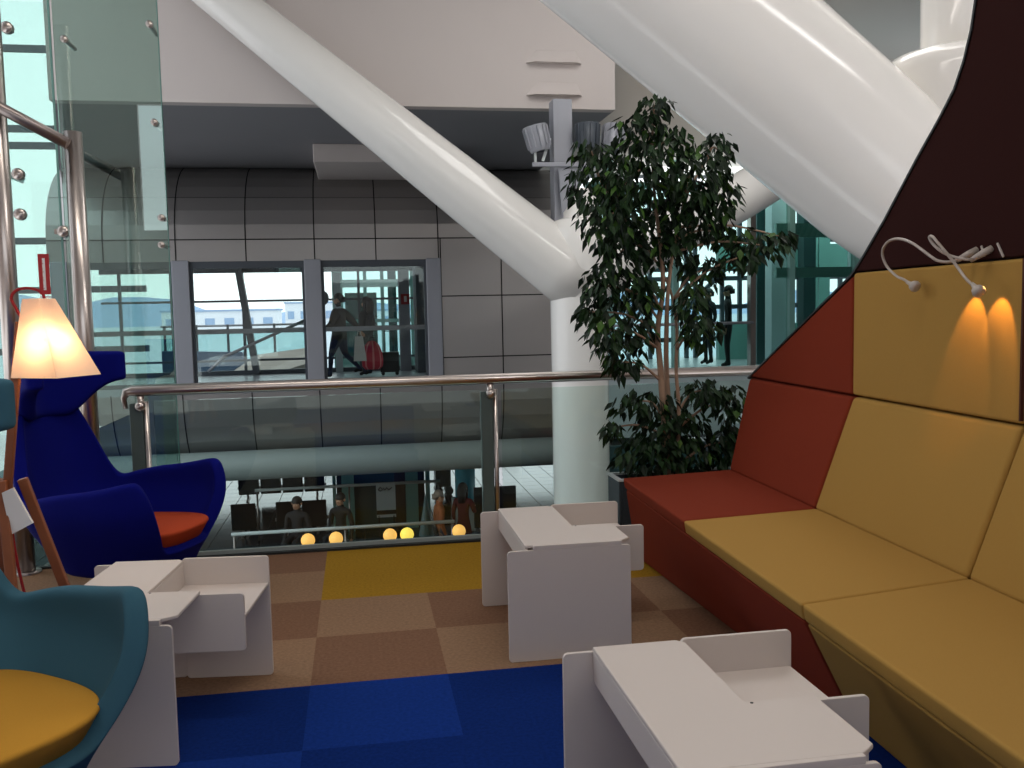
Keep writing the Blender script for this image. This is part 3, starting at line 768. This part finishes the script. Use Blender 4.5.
# ------------------------------------------------------------------ wing chairs
def sstep(a, b, x):
    t = max(0, min(1, (x-a)/(b-a))); return t*t*(3-2*t)
def solid(o, th):
    s = o.modifiers.new('solid', 'SOLIDIFY'); s.thickness = th; s.offset = 0
    d = o.modifiers.new('sub', 'SUBSURF'); d.levels = 2; d.render_levels = 2
    for p in o.data.polygons: p.use_smooth = True
def plan(ph, sc=1.0, sx=1.0):
    e = 2/2.7
    c, n = -math.cos(ph), math.sin(ph)
    x = math.copysign(abs(c)**e, c); y = math.copysign(abs(n)**e, n)
    return .03+(.43 if x > 0 else .385)*x*sc*sx, .372*y*sc
def make_chair(loc, rz, label, fab, seatfab):
    c = empty('wing_chair', loc, rz, label, 'armchair', 'wing armchairs')
    m = MB()
    NA, NV = 72, 11
    G = []
    for i in range(NA):
        ph = -math.pi+2*math.pi*i/NA; d = abs(math.degrees(ph))
        top = 1.0-.45*sstep(20, 60, d)+.10*max(0, min(1, (d-52)/66))-.33*sstep(124, 150, d)
        w = 1-sstep(15, 75, d)
        col = []
        for j in range(NV):
            v = j/(NV-1)
            z = .21+(top-.21)*v
            sc = .58+.42*sstep(.15, .54, z)
            x, y = plan(ph, sc)
            x -= w*.10*max(0, z-.42)
            y *= 1-.10*w*sstep(.6, .95, z)
            col.append(m.bm.verts.new((x, y, z)))
        G.append(col)
    for i in range(NA):
        k = (i+1) % NA
        for j in range(NV-1):
            m.bm.faces.new((G[i][j], G[k][j], G[k][j+1], G[i][j+1]))
    cen = m.bm.verts.new((.05, 0, .19))
    for i in range(NA): m.bm.faces.new((G[i][0], cen, G[(i+1) % NA][0]))
    o = m.build('shell', fab, c); solid(o, .06)
    # headrest with wings
    m = MB(); NB, NH = 21, 6; G = []
    for i in range(NB):
        b = -1+2*i/(NB-1); q = abs(b)
        zb = .88+.16*sstep(.40, .95, q); zt = 1.205-.02*q
        col = []
        for j in range(NH):
            z = zb+(zt-zb)*j/(NH-1)
            x = -.395-.05*(z-.9)/.3*(1-q)+.25*q**2.0; y = b*.325*(1-.04*q)
            col.append(m.bm.verts.new((x, y, z)))
        G.append(col)
    for i in range(NB-1):
        for j in range(NH-1): m.bm.faces.new((G[i][j], G[i+1][j], G[i+1][j+1], G[i][j+1]))
    o = m.build('headrest', fab, c); solid(o, .075)
    # seat cushion
    m = MB()
    outl = []
    for i in range(120):
        t = 2*math.pi*i/120
        q = (abs(math.cos(t))**2.8+abs(math.sin(t))**2.8)**(-1/2.8)*.80
        outl.append((.03+(.445 if math.cos(t) > 0 else .385)*q*math.cos(t), .342*q*math.sin(t)))
    zt = lambda x: .388+.03*(x-.1)
    N = len(outl); rings = []
    for k, dz in ((.80, -.088), (.90, -.075), (.985, -.020), (1.0, -.012), (.992, -.004), (.975, 0), (.6, .004)):
        rings.append([m.bm.verts.new((x*k+.02*(1-k), y*k, zt(x)+dz)) for x, y in outl])
    for a, b in zip(rings, rings[1:]):
        for i in range(N): m.bm.faces.new((a[i], a[(i+1) % N], b[(i+1) % N], b[i]))
    m.bm.faces.new(rings[0][::-1]); m.bm.faces.new(rings[-1])
    m.build('seat_cushion', seatfab, c, smooth=True)
    # swivel base
    bs = MB(); bs.tube([(.03, 0, .03), (.03, 0, .21)], .03, 16); bs.lathe([(.10, .17), (.10, .20), (0, .20)], (.03, 0, 0), 20)
    b_ = bs.build('swivel_column', M['black'], c)
    for k in range(4):
        a = math.pi/4+k*math.pi/2
        m = MB(); m.tube([(.03, 0, .045), (.03+.28*math.cos(a), .28*math.sin(a), .016)], [.024, .014], 10); m.build('foot', M['black'], c)
    return c
make_chair((-1.12, 4.42, 0), R(-21), 'royal blue high-backed wing armchair with orange seat beside the railing', M['blue'], M['orange'])
make_chair((-1.035, 2.36, 0), R(-40), 'teal wing armchair with mustard seat cut off at the left edge', M['teal'], M['mustard'])

# ------------------------------------------------------------------ floor lamp
LX, LY = -1.018, 3.30
lp = empty('floor_lamp', (LX, LY, 0), 0, 'wooden easel floor lamp with glowing white pyramid shade and red cord', 'lamp')
sh = bpy.data.materials.new('translucent shade'); sh.use_nodes = True
nt = sh.node_tree
for x in list(nt.nodes): nt.nodes.remove(x)
ou = nt.nodes.new('ShaderNodeOutputMaterial'); tl = nt.nodes.new('ShaderNodeBsdfTranslucent'); df = nt.nodes.new('ShaderNodeBsdfDiffuse'); mx = nt.nodes.new('ShaderNodeMixShader')
tl.inputs[0].default_value = (*lin((245, 215, 185)), 1); df.inputs[0].default_value = (*lin((232, 218, 212)), 1); mx.inputs[0].default_value = .45
nt.links.new(tl.outputs[0], mx.inputs[1]); nt.links.new(df.outputs[0], mx.inputs[2]); nt.links.new(mx.outputs[0], ou.inputs[0])
ang = R(17)
def sq(half, z, a=ang): return [(half*math.cos(a+k*math.pi/2), half*math.sin(a+k*math.pi/2), z) for k in range(4)]
m = MB()
b4 = [m.bm.verts.new(p) for p in sq(.138, 1.152)]; t4 = [m.bm.verts.new((p[0]-.042, p[1], p[2])) for p in sq(.05, 1.416)]
for k in range(4): m.bm.faces.new((b4[k], b4[(k+1) % 4], t4[(k+1) % 4], t4[k]))
m.bm.faces.new(t4)
shade = m.build('lamp_shade', sh, lp)
m = MB(); m.sphere((-.008, -.03, 1.27), .022, 16); m.build('bulb', emit('lamp bulb', (255, 220, 160), 8), shade)
l = bpy.data.lights.new('lamp_bulb', 'POINT'); l.energy = 4.2; l.color = (1, .68, .38); l.shadow_soft_size = .03
lo = bpy.data.objects.new('lamp_bulb', l); COL.objects.link(lo); lo.parent = lp; lo.location = (-.008, -.03, 1.27)
def wleg(p, q, w=.032):
    m = MB(); m.bar(p, q, w, .024, up=(0, 1, 0)); return m.build('leg', M['wood'], lp, bevel=.004)
m = MB(); m.bar((-.20, .02, .66), (-.105, 0, 1.34), .028, .022, up=(0, 1, 0)); m.bar((-.105, 0, 1.33), (.01, -.02, 1.30), .024, .02); m.build('pole', M['wood'], lp, bevel=.004)
wleg((-.195, .0, .80), (-.115, -.16, 0)); wleg((-.14, .03, .80), (.07, .10, 0)); wleg((-.21, .04, .80), (-.33, .22, 0))
m = MB(); m.hexa([(-.185, -.035, .765), (-.150, -.035, .78), (-.095, -.035, .655), (-.165, -.035, .62)], [(-.185, -.02, .765), (-.150, -.02, .78), (-.095, -.02, .655), (-.165, -.02, .62)])
m.build('bracket', M['white'], lp)
m = MB(); m.tube(catmull([(-.02, -.01, 1.40), (-.03, 0, 1.435), (-.07, .01, 1.452), (-.115, .02, 1.447), (-.135, .02, 1.42), (-.12, .02, 1.38), (-.105, .02, 1.33), (-.12, .02, 1.2), (-.175, .04, .9), (-.19, .05, .6), (-.16, .08, .3), (-.1, .1, .01)]), .005, 8)
m.build('cord', M['cord'], lp)

# ------------------------------------------------------------------ fig tree
tr = empty('potted_fig_tree', (1.80, 5.03, 0), 0, 'tall weeping fig tree in a dark planter between sofa end and railing', 'tree')
o0 = Vector((1.80, 5.03, 0))
m = MB()
m.box(-.36, .40, -.10, .13, 0, .02); m.box(-.36, -.34, -.10, .13, .02, .36); m.box(.38, .40, -.10, .13, .02, .36); m.box(-.34, .38, -.10, -.08, .02, .36); m.box(-.34, .38, .11, .13, .02, .36)
m.build('planter', M['planter'], tr, bevel=.004)
m = MB(); m.box(-.365, .405, -.105, -.08, .36, .372); m.box(-.365, .405, .11, .135, .36, .372); m.box(-.365, -.34, -.08, .11, .36, .372); m.box(.38, .405, -.08, .11, .36, .372)
m.build('planter_rim', M['pale'], tr)
m = MB(); m.box(-.34, .38, -.08, .11, .02, .33); m.build('soil', M['soil'], tr)
TR = [[(1.778, .0, .33), (1.756, 0, .686), (1.74, .01, .981), (1.729, .02, 1.215), (1.755, 0, 1.446), (1.745, 0, 1.677), (1.711, 0, 1.962), (1.696, 0, 2.245), (1.70, -.03, 2.46)],
      [(1.803, .03, .33), (1.80, .04, .684), (1.79, .05, .979), (1.775, 0, 1.214), (1.78, -.02, 1.446), (1.824, -.02, 1.733), (1.923, .02, 2.019), (2.07, .05, 2.23)],
      [(1.828, -.02, .33), (1.836, -.03, .742), (1.825, -.02, .978), (1.845, .02, 1.212), (1.81, .03, 1.445), (1.679, .02, 1.677), (1.502, .0, 1.878), (1.38, .0, 2.08)]]
stems = []
for T3, rr_ in zip(TR, (.022, .020, .013)):
    P = catmull([(x-o0.x, y+.03, z) for x, y, z in T3], 4)
    m = MB(); m.tube(P, [rr_*(1-.75*i/(len(P)-1)) for i in range(len(P))], 10); m.build('trunk', M['bark'], tr); stems += P
CL = [(1.684, 4.967, 2.476, 0.092, 0.08), (1.623, 5.052, 2.355, 0.161, 0.103), (1.796, 5.004, 2.292, 0.126, 0.103), (1.332, 5.069, 2.243, 0.115, 0.069), (1.39, 5.075, 2.077, 0.184, 0.161), (1.578, 4.918, 2.11, 0.23, 0.172), (1.864, 4.904, 2.081, 0.201, 0.172), (2.107, 5.104, 2.262, 0.092, 0.115), (2.07, 4.973, 1.98, 0.115, 0.172), (1.416, 4.966, 1.868, 0.201, 0.161), (1.72, 5.10, 1.89, 0.23, 0.172), (1.911, 5.032, 1.873, 0.172, 0.149), (2.149, 5.10, 1.766, 0.144, 0.08), (2.342, 5.033, 1.699, 0.161, 0.086), (2.521, 5.079, 1.742, 0.069, 0.057), (2.177, 4.942, 1.625, 0.115, 0.069), (1.505, 5.078, 1.669, 0.172, 0.144), (1.768, 5.10, 1.694, 0.161, 0.103), (1.375, 5.046, 1.481, 0.103, 0.115), (1.541, 5.108, 1.451, 0.149, 0.144), (1.324, 5.088, 1.328, 0.08, 0.08), (1.394, 4.918, 1.225, 0.126, 0.144), (1.619, 5.112, 1.217, 0.103, 0.126), (1.648, 5.066, 1.448, 0.08, 0.103), (1.891, 4.984, 1.385, 0.092, 0.115), (1.921, 4.909, 1.213, 0.115, 0.092), (2.014, 5.10, 1.562, 0.126, 0.103), (1.496, 5.032, 1.037, 0.103, 0.069), (1.624, 5.05, 0.805, 0.184, 0.075), (1.792, 5.06, 0.645, 0.218, 0.144), (1.995, 5.06, 0.851, 0.144, 0.08), (2.176, 5.08, 0.78, 0.115, 0.103), (1.652, 5.011, 0.509, 0.207, 0.115), (1.939, 5.08, 0.478, 0.201, 0.115), (1.429, 5.024, 0.657, 0.052, 0.052), (2.158, 5.10, 0.536, 0.103, 0.126)]
for x, y, z, a, b in CL:
    c = Vector((x, y, z))-o0
    best = min(stems, key=lambda p: (p-(c-Vector((0, 0, .12)))).length)
    mid = (best+c)/2+Vector((0, 0, .04))
    if (best-c).length > .06:
        m = MB(); m.tube(catmull([best, mid, c], 4), [.009-.0006*i for i in range(9)], 7); m.build('branch', M['bark'], tr)
rnd = random.Random(21)
vs, fcs, mis = [], [], []
def leaf(p, d, up, L, W, mi):
    sd = d.cross(up).normalized(); nn = sd.cross(d).normalized()
    i = len(vs)
    vs.extend([p, p+d*L*.38+sd*W-nn*W*.0+Vector((0, 0, -.003)), p+d*L*.42-nn*W*.35, p+d*L*.38-sd*W, p+d*L*.72+sd*W*.55-Vector((0, 0, L*.04)), p+d*L*.72-sd*W*.55-Vector((0, 0, L*.04)), p+d*L-Vector((0, 0, L*.12)), p+d*L*.75-nn*W*.2-Vector((0, 0, L*.05))])
    fcs.extend([(i, i+1, i+2), (i, i+2, i+3), (i+1, i+4, i+7, i+2), (i+2, i+7, i+5, i+3), (i+4, i+6, i+7), (i+7, i+6, i+5)])
    mis.extend([mi]*6)
for x, y, z, a, b in CL:
    c = Vector((x, y, z))-o0
    low = z < 1.1
    nl = int(2300*a*b/.033*(.085 if not low else .10))+20
    for k in range(nl):
        while True:
            q = Vector((rnd.uniform(-1, 1), rnd.uniform(-1, 1), rnd.uniform(-1, 1)))
            if q.length < 1: break
        ydep = min(.16, a) if z > 1.0 else min(.11, a)
        p = c+Vector((q.x*a*1.05, q.y*ydep, q.z*b*1.05))
        p.y = min(p.y, .17)
        ang_ = rnd.uniform(0, 2*math.pi)
        outw = Vector((q.x+.6*math.cos(ang_), q.y+.6*math.sin(ang_), 0))
        d = (outw.normalized()*rnd.uniform(.25, 1)+Vector((0, 0, rnd.uniform(-1.5, -.25)))).normalized()
        L = rnd.uniform(.05, .09)
        u = rnd.random()
        leaf(p, d, Vector((rnd.uniform(-.5, .5), rnd.uniform(-.5, .5), 1)), L, L*rnd.uniform(.22, .30), 1 if u > (.9 if not low else .97) else (2 if u < .4 else 0))
me = bpy.data.meshes.new('foliage'); me.from_pydata([tuple(v) for v in vs], [], fcs)
for k in ('leaf', 'leaf2', 'leaf3'): me.materials.append(M[k])
for p, k in zip(me.polygons, mis): p.material_index = k
fo = bpy.data.objects.new('foliage', me); COL.objects.link(fo); fo.parent = tr; fo['kind'] = 'stuff'

# ------------------------------------------------------------------ people
def person(name_label, loc, rz, top, legs, skin=(186, 140, 112), hair=(28, 22, 20), longhair=False, pose='stand', arm=None, top_len=.86, scale=1.0, shoe=(24, 22, 22), female=False, bulk=1.0):
    root = empty('person', loc, rz, name_label, 'person')
    root.scale = (scale,)*3
    sw = .165 if female else .19
    J = {'pel': ((0, 0, .95), .135), 'spi': ((0, 0, 1.14), .125), 'che': ((0, .01, 1.34), .145), 'nek': ((0, 0, 1.49), .058), 'jaw': ((0, .02, 1.57), .075), 'hed': ((0, .015, 1.66), .092), 'nos': ((0, .115, 1.61), .014)}
    E_ = [('pel', 'spi'), ('spi', 'che'), ('che', 'nek'), ('nek', 'jaw'), ('jaw', 'hed'), ('jaw', 'nos')]
    arm = arm or {}
    for s, n in ((-1, 'l'), (1, 'r')):
        el = arm.get('e'+n, (s*(sw+.06), -.02, 1.12)); wr = arm.get('w'+n, (s*(sw+.075), .06, .87))
        J['sh'+n] = ((s*sw, 0, 1.41), .068); J['el'+n] = (el, .048); J['wr'+n] = (wr, .030)
        d = (Vector(wr)-Vector(el)).normalized()
        pa = Vector(wr)+d*.075
        J['pa'+n] = (tuple(pa), .034)
        E_ += [('che', 'sh'+n), ('sh'+n, 'el'+n), ('el'+n, 'wr'+n), ('wr'+n, 'pa'+n)]
        fwd = Vector((0, 1, 0)); fwd = (fwd-d*fwd.dot(d)).normalized(); ins = d.cross(fwd)*(-s)
        for k in range(4):
            b = pa+fwd*(.030-.02*k)+d*.02; ln = (.06, .07, .066, .05)[k]
            J['f%d%s' % (k, n)] = (tuple(b), .009); J['g%d%s' % (k, n)] = (tuple(b+d*ln*.6), .0085); J['h%d%s' % (k, n)] = (tuple(b+d*ln+ins*.012), .007)
            E_ += [('pa'+n, 'f%d%s' % (k, n)), ('f%d%s' % (k, n), 'g%d%s' % (k, n)), ('g%d%s' % (k, n), 'h%d%s' % (k, n))]
        b = Vector(wr)+d*.04+fwd*.035
        J['t'+n] = (tuple(b), .011); J['u'+n] = (tuple(b+d*.04+fwd*.022), .009)
        E_ += [('wr'+n, 't'+n), ('t'+n, 'u'+n)]
        if pose == 'sit':
            kn, an = (s*.11, .44, .93), (s*.11, .42, .50)
            hp = (s*.10, .05, .92)
        elif pose == 'stride':
            kn, an = ((s*.10, .16, .52), (s*.10, .20, .10)) if n == 'l' else ((s*.10, -.06, .52), (s*.10, -.40, .20))
            hp = (s*.10, 0, .90)
        else:
            kn, an = (s*.10, .03, .50), (s*.11, 0, .10); hp = (s*.10, 0, .90)
        J['hi'+n] = (hp, .098); J['kn'+n] = (kn, .062); J['an'+n] = (an, .042); J['to'+n] = ((an[0], an[1]+.15, an[2]-.055), .036); J['ho'+n] = ((an[0], an[1]-.03, an[2]-.055), .038)
        E_ += [('pel', 'hi'+n), ('hi'+n, 'kn'+n), ('kn'+n, 'an'+n), ('an'+n, 'to'+n), ('an'+n, 'ho'+n)]
    for k_ in J:
        if k_[:2] in ('pe', 'sp', 'ch', 'sh', 'el', 'hi'): J[k_] = (J[k_][0], J[k_][1]*bulk)
    keys = list(J)
    me = bpy.data.meshes.new('tmp'); me.from_pydata([J[k][0] for k in keys], [(keys.index(a), keys.index(b)) for a, b in E_], [])
    o = bpy.data.objects.new('tmp', me); COL.objects.link(o)
    sk = o.modifiers.new('skin', 'SKIN'); sk.branch_smoothing = .6
    for k, v in zip(keys, me.skin_vertices[0].data):
        v.radius = (J[k][1], J[k][1]*(.72 if k in ('spi', 'che', 'pel') else 1)); v.use_root = (k == 'pel')
    sb = o.modifiers.new('sub', 'SUBSURF'); sb.levels = 2; sb.render_levels = 2
    dg = bpy.context.evaluated_depsgraph_get(); dg.update()
    m2 = bpy.data.meshes.new_from_object(o.evaluated_get(dg)); m2.name = 'body'
    bpy.data.objects.remove(o)
    m2.materials.clear()
    for nm, c in (('skin', skin), ('top cloth', top), ('trouser cloth', legs), ('shoe', shoe)):
        m2.materials.append(mat(nm, c, rough=.85 if nm != 'skin' else .6))
    segs = []
    for a, b in E_:
        h = a[:2]; k = 1
        if a in ('nek', 'jaw'): k = 0
        elif h in ('wr', 'pa') or a[0] in 'fgt' and a[1:2].isdigit() or a in ('tl', 'tr'): k = 0
        elif h == 'hi' or h == 'kn': k = 2
        elif h == 'an': k = 3
        elif b[:2] == 'hi': k = 2
        segs.append((Vector(J[a][0]), Vector(J[b][0]), k, .5*(J[a][1]+J[b][1])))
    for p in m2.polygons:
        c = p.center; best = None
        for a, b, k, r_ in segs:
            ab = b-a; t = max(0, min(1, (c-a).dot(ab)/ab.length_squared)); d = (c-(a+ab*t)).length-r_*.6
            if best is None or d < best[0]: best = (d, k)
        k = best[1]
        if k == 2 and c.z > top_len and pose != 'sit': k = 1
        if k == 0 and c.z < 1.515 and abs(c.x) < .12: k = 1
        p.material_index = k; p.use_smooth = True
    body = bpy.data.objects.new('body', m2); COL.objects.link(body); body.parent = root
    # hair
    hm = MB()
    hm.lathe([(.106*math.sin(math.pi*i/14), .112*math.cos(math.pi*i/14)) for i in range(0, 9)], (0, -.008, 1.665), 20)
    if longhair:
        hm.tube([(0, -.055, 1.70), (0, -.09, 1.60), (0, -.085, 1.48), (0, -.08, 1.36)], [.085, .095, .10, .07], 14)
        for s in (-1, 1): hm.tube([(s*.085, .0, 1.68), (s*.09, -.01, 1.56), (s*.085, .0, 1.42)], [.03, .034, .022], 10)
    else:
        hm.tube([(0, -.07, 1.68), (0, -.085, 1.58)], [.075, .055], 12)
    hm.build('hair', mat('hair', hair, rough=.6), root)
    for s in (-1, 1):
        em = MB(); em.sphere((s*.034, .083, 1.645), .011, 10); em.build('eye', M['black'], root)
        em = MB(); em.sphere((s*.094, .0, 1.63), .022, 10, sz=1.5); em.build('ear', body.data.materials[0], root)
    mm = MB(); mm.box(-.025, .025, .09, .098, 1.555, 1.563); mm.build('mouth', mat('lips', (130, 74, 66), rough=.6), root)
    return root
Y0 = 19.2
man = person('man in dark olive jacket and jeans striding left inside the footbridge', (-.37, Y0-.15, .02), R(72), (40, 35, 28), (26, 34, 62), pose='stride', bulk=1.6, top_len=.80,
       arm={'el': (-.27, .06, 1.14), 'wl': (-.24, .26, 1.02), 'er': (.28, -.20, 1.18), 'wr': (.25, -.36, .98)})
wom = person('woman in black coat with long dark hair following the man', (.19, Y0+.42, .02), R(60), (18, 17, 19), (26, 32, 54), longhair=True, bulk=1.45, top_len=.74, scale=.96, female=True, arm={'er': (.25, -.02, 1.14), 'wr': (.27, .04, .90)})
# bags
m = MB()
m.hexa([(-.13, -.03, 0), (.13, -.03, 0), (.13, .03, 0), (-.13, .03, 0)], [(-.09, -.02, .50), (.07, -.02, .50), (.07, .02, .50), (-.09, .02, .50)])
m.tube([(-.05, 0, .49), (-.03, 0, .60), (.02, 0, .60), (.04, 0, .49)], .008, 6)
o = m.build('carrier_bag', mat('white plastic', (196, 196, 192), rough=.5), bevel=.02); o.location = (.03, Y0-.58, .40)
tag(o, 'white plastic carrier bag held between the man and the woman', 'bag')
bg = empty('striped_bag', (.28, Y0-.30, .20), 0, 'red and pink striped bag hanging at the woman\'s side', 'bag')
m = MB()
prof = [(.0, 0), (.15, .01), (.21, .07), (.22, .2), (.20, .36), (.15, .50), (.08, .58), (0, .60)]
for fcs_ in (m.lathe(prof, n=32),): 
    for i, f_ in enumerate(fcs_): f_.material_index = 1 if (i % 32) % 4 == 0 else 0
for v in m.bm.verts: v.co.y *= .5
m.build('body', [mat('red bag cloth', (178, 44, 62), rough=.8), mat('pink stripe', (206, 130, 130), rough=.8)], bg)
m = MB(); m.tube([(-.06, 0, .56), (-.05, .05, .68), (.02, .05, .68), (.06, 0, .56)], .012, 8); m.build('handle', M['black'], bg)
m = MB(); m.box(-.20, .20, -.12, .12, .07, .50); m.tube([(-.15, -.1, .04), (-.15, .1, .04)], .04, 12); m.tube([(.15, -.1, .04), (.15, .1, .04)], .04, 12); m.bar((-.1, .1, .5), (-.1, .1, .95), .02, .02); m.bar((.1, .1, .5), (.1, .1, .95), .02, .02); m.bar((-.1, .1, .95), (.1, .1, .95), .02, .02)
o = m.build('trolley_case', M['bench'], bevel=.02); o.location = (.66, Y0+.55, .02)
tag(o, 'black trolley case on the footbridge floor under the striped bag', 'suitcase')
person('person in black coat standing left of the steel mullion behind the glass', (8.0, 19.9, .01), R(100), (24, 26, 30), (22, 24, 28))
person('taller person in black suit standing right beside the steel mullion behind the glass', (7.99, 18.75, .01), R(70), (18, 18, 21), (18, 18, 21), scale=1.02)
person('woman in dark red dress standing beside the turquoise column on the lower level', (2.07, 18.75, -4), R(-30), (88, 26, 30), (74, 22, 26), longhair=True, top_len=.3, female=True, arm={'er': (.24, .05, 1.14), 'wr': (.12, .28, 1.22)})
def stool(loc, label):
    s = empty('bar_stool', loc, 0, label, 'stool')
    m = MB(); m.lathe([(0, .40), (.19, .40), (.20, .43), (.19, .46), (0, .46)], n=24); m.build('seat', M['bench'], s)
    m = MB(); m.tube([(0, 0, .02), (0, 0, .41)], .03, 12); m.build('column', M['steel_d'], s)
    m = MB(); m.lathe([(.20, 0), (.20, .012), (.04, .03), (0, .03)], n=24); m.build('foot', M['steel_d'], s)
for x, y, rz, lb, tp, lg, hr in ((1.50, 18.0, R(-80), 'grey-haired person in orange brown top seated at the bar', (150, 84, 50), (60, 60, 70), (120, 104, 92)),
                             (-.46, 18.25, R(150), 'dark clothed person seated before the lower level lift', (30, 28, 30), (28, 28, 34), (26, 20, 18)),
                             (-1.30, 18.1, R(160), 'person in black seated left of the first globe lamp', (34, 32, 34), (28, 28, 32), (30, 24, 20))):
    person(lb, (x, y, -4.0+.02), rz, tp, lg, hair=hr, pose='sit')
    st = empty('bar_stool', (x, y, -4), 0, 'tall bar stool under the '+lb.replace(' seated', ' sitting').split(' sitting')[0], 'stool')
    m = MB(); m.lathe([(0, .74), (.19, .74), (.20, .77), (.19, .80), (0, .80)], n=24); m.build('seat', M['bench'], st)
    m = MB(); m.tube([(0, 0, .02), (0, 0, .75)], .03, 12); m.build('column', M['steel_d'], st)
    m = MB(); m.lathe([(.20, 0), (.20, .012), (.04, .03), (0, .03)], n=24); m.build('foot', M['steel_d'], st)

# ------------------------------------------------------------------ light
W = bpy.data.worlds.new('sky'); SC.world = W; W.use_nodes = True
nt = W.node_tree; bgn = nt.nodes['Background']
tc = nt.nodes.new('ShaderNodeTexCoord'); sp = nt.nodes.new('ShaderNodeSeparateXYZ'); cr = nt.nodes.new('ShaderNodeValToRGB')
nt.links.new(tc.outputs['Generated'], sp.inputs[0]); nt.links.new(sp.outputs['Z'], cr.inputs[0]); nt.links.new(cr.outputs[0], bgn.inputs[0])
cr.color_ramp.elements[0].position = 0; cr.color_ramp.elements[0].color = (.95, .975, 1, 1)
cr.color_ramp.elements[1].position = .6; cr.color_ramp.elements[1].color = (.85, .92, 1, 1)
bgn.inputs[1].default_value = 2.0
def area(name, loc, aim, sx, sy, e, c):
    l = bpy.data.lights.new(name, 'AREA'); l.shape = 'RECTANGLE'; l.size = sx; l.size_y = sy; l.energy = e; l.color = c
    o = bpy.data.objects.new(name, l); COL.objects.link(o); o.location = loc
    o.rotation_euler = (Vector(aim)-Vector(loc)).to_track_quat('-Z', 'Y').to_euler()
    return o
area('skylight_atrium', (4.2, 8.4, 7.4), (3.6, 8.2, 0), 5, 3, 260, (1, .98, .95))
area('skylight_lounge', (.5, 1.9, 7.4), (.5, 2.2, 0), 5, .6, 115, (1, .93, .84))
area('skylight_strip', (8.0, -1.5, 7.42), (5.6, 2.0, 1), 4.6, .9, 260, (1, .98, .95))
area('hall_fill_light', (10, 19.8, 5.0), (10, 20.4, 0), 7, 2, 260, (.9, 1, .98))  # fill light added inside the glass hall to lift its backlit columns
for nm, p, a, e in (('flood_far', (3.98, 12.70, 4.0), (10.0, 20.5, 6.6), 800),):
    l = bpy.data.lights.new(nm, 'SPOT'); l.energy = e; l.color = (1, .82, .66); l.spot_size = R(54); l.spot_blend = .6; l.shadow_soft_size = .1
    o = bpy.data.objects.new(nm, l); COL.objects.link(o); o.location = p
    o.rotation_euler = (Vector(a)-Vector(p)).to_track_quat('-Z', 'Y').to_euler()
SC.view_settings.view_transform = 'Standard'; SC.view_settings.look = 'None'; SC.view_settings.exposure = 0; SC.view_settings.gamma = 1
SC.view_settings.use_curve_mapping = False
SC.cycles.max_bounces = 10; SC.cycles.transparent_max_bounces = 24; SC.cycles.use_denoising = True
SC.cycles.caustics_reflective = False; SC.cycles.caustics_refractive = False
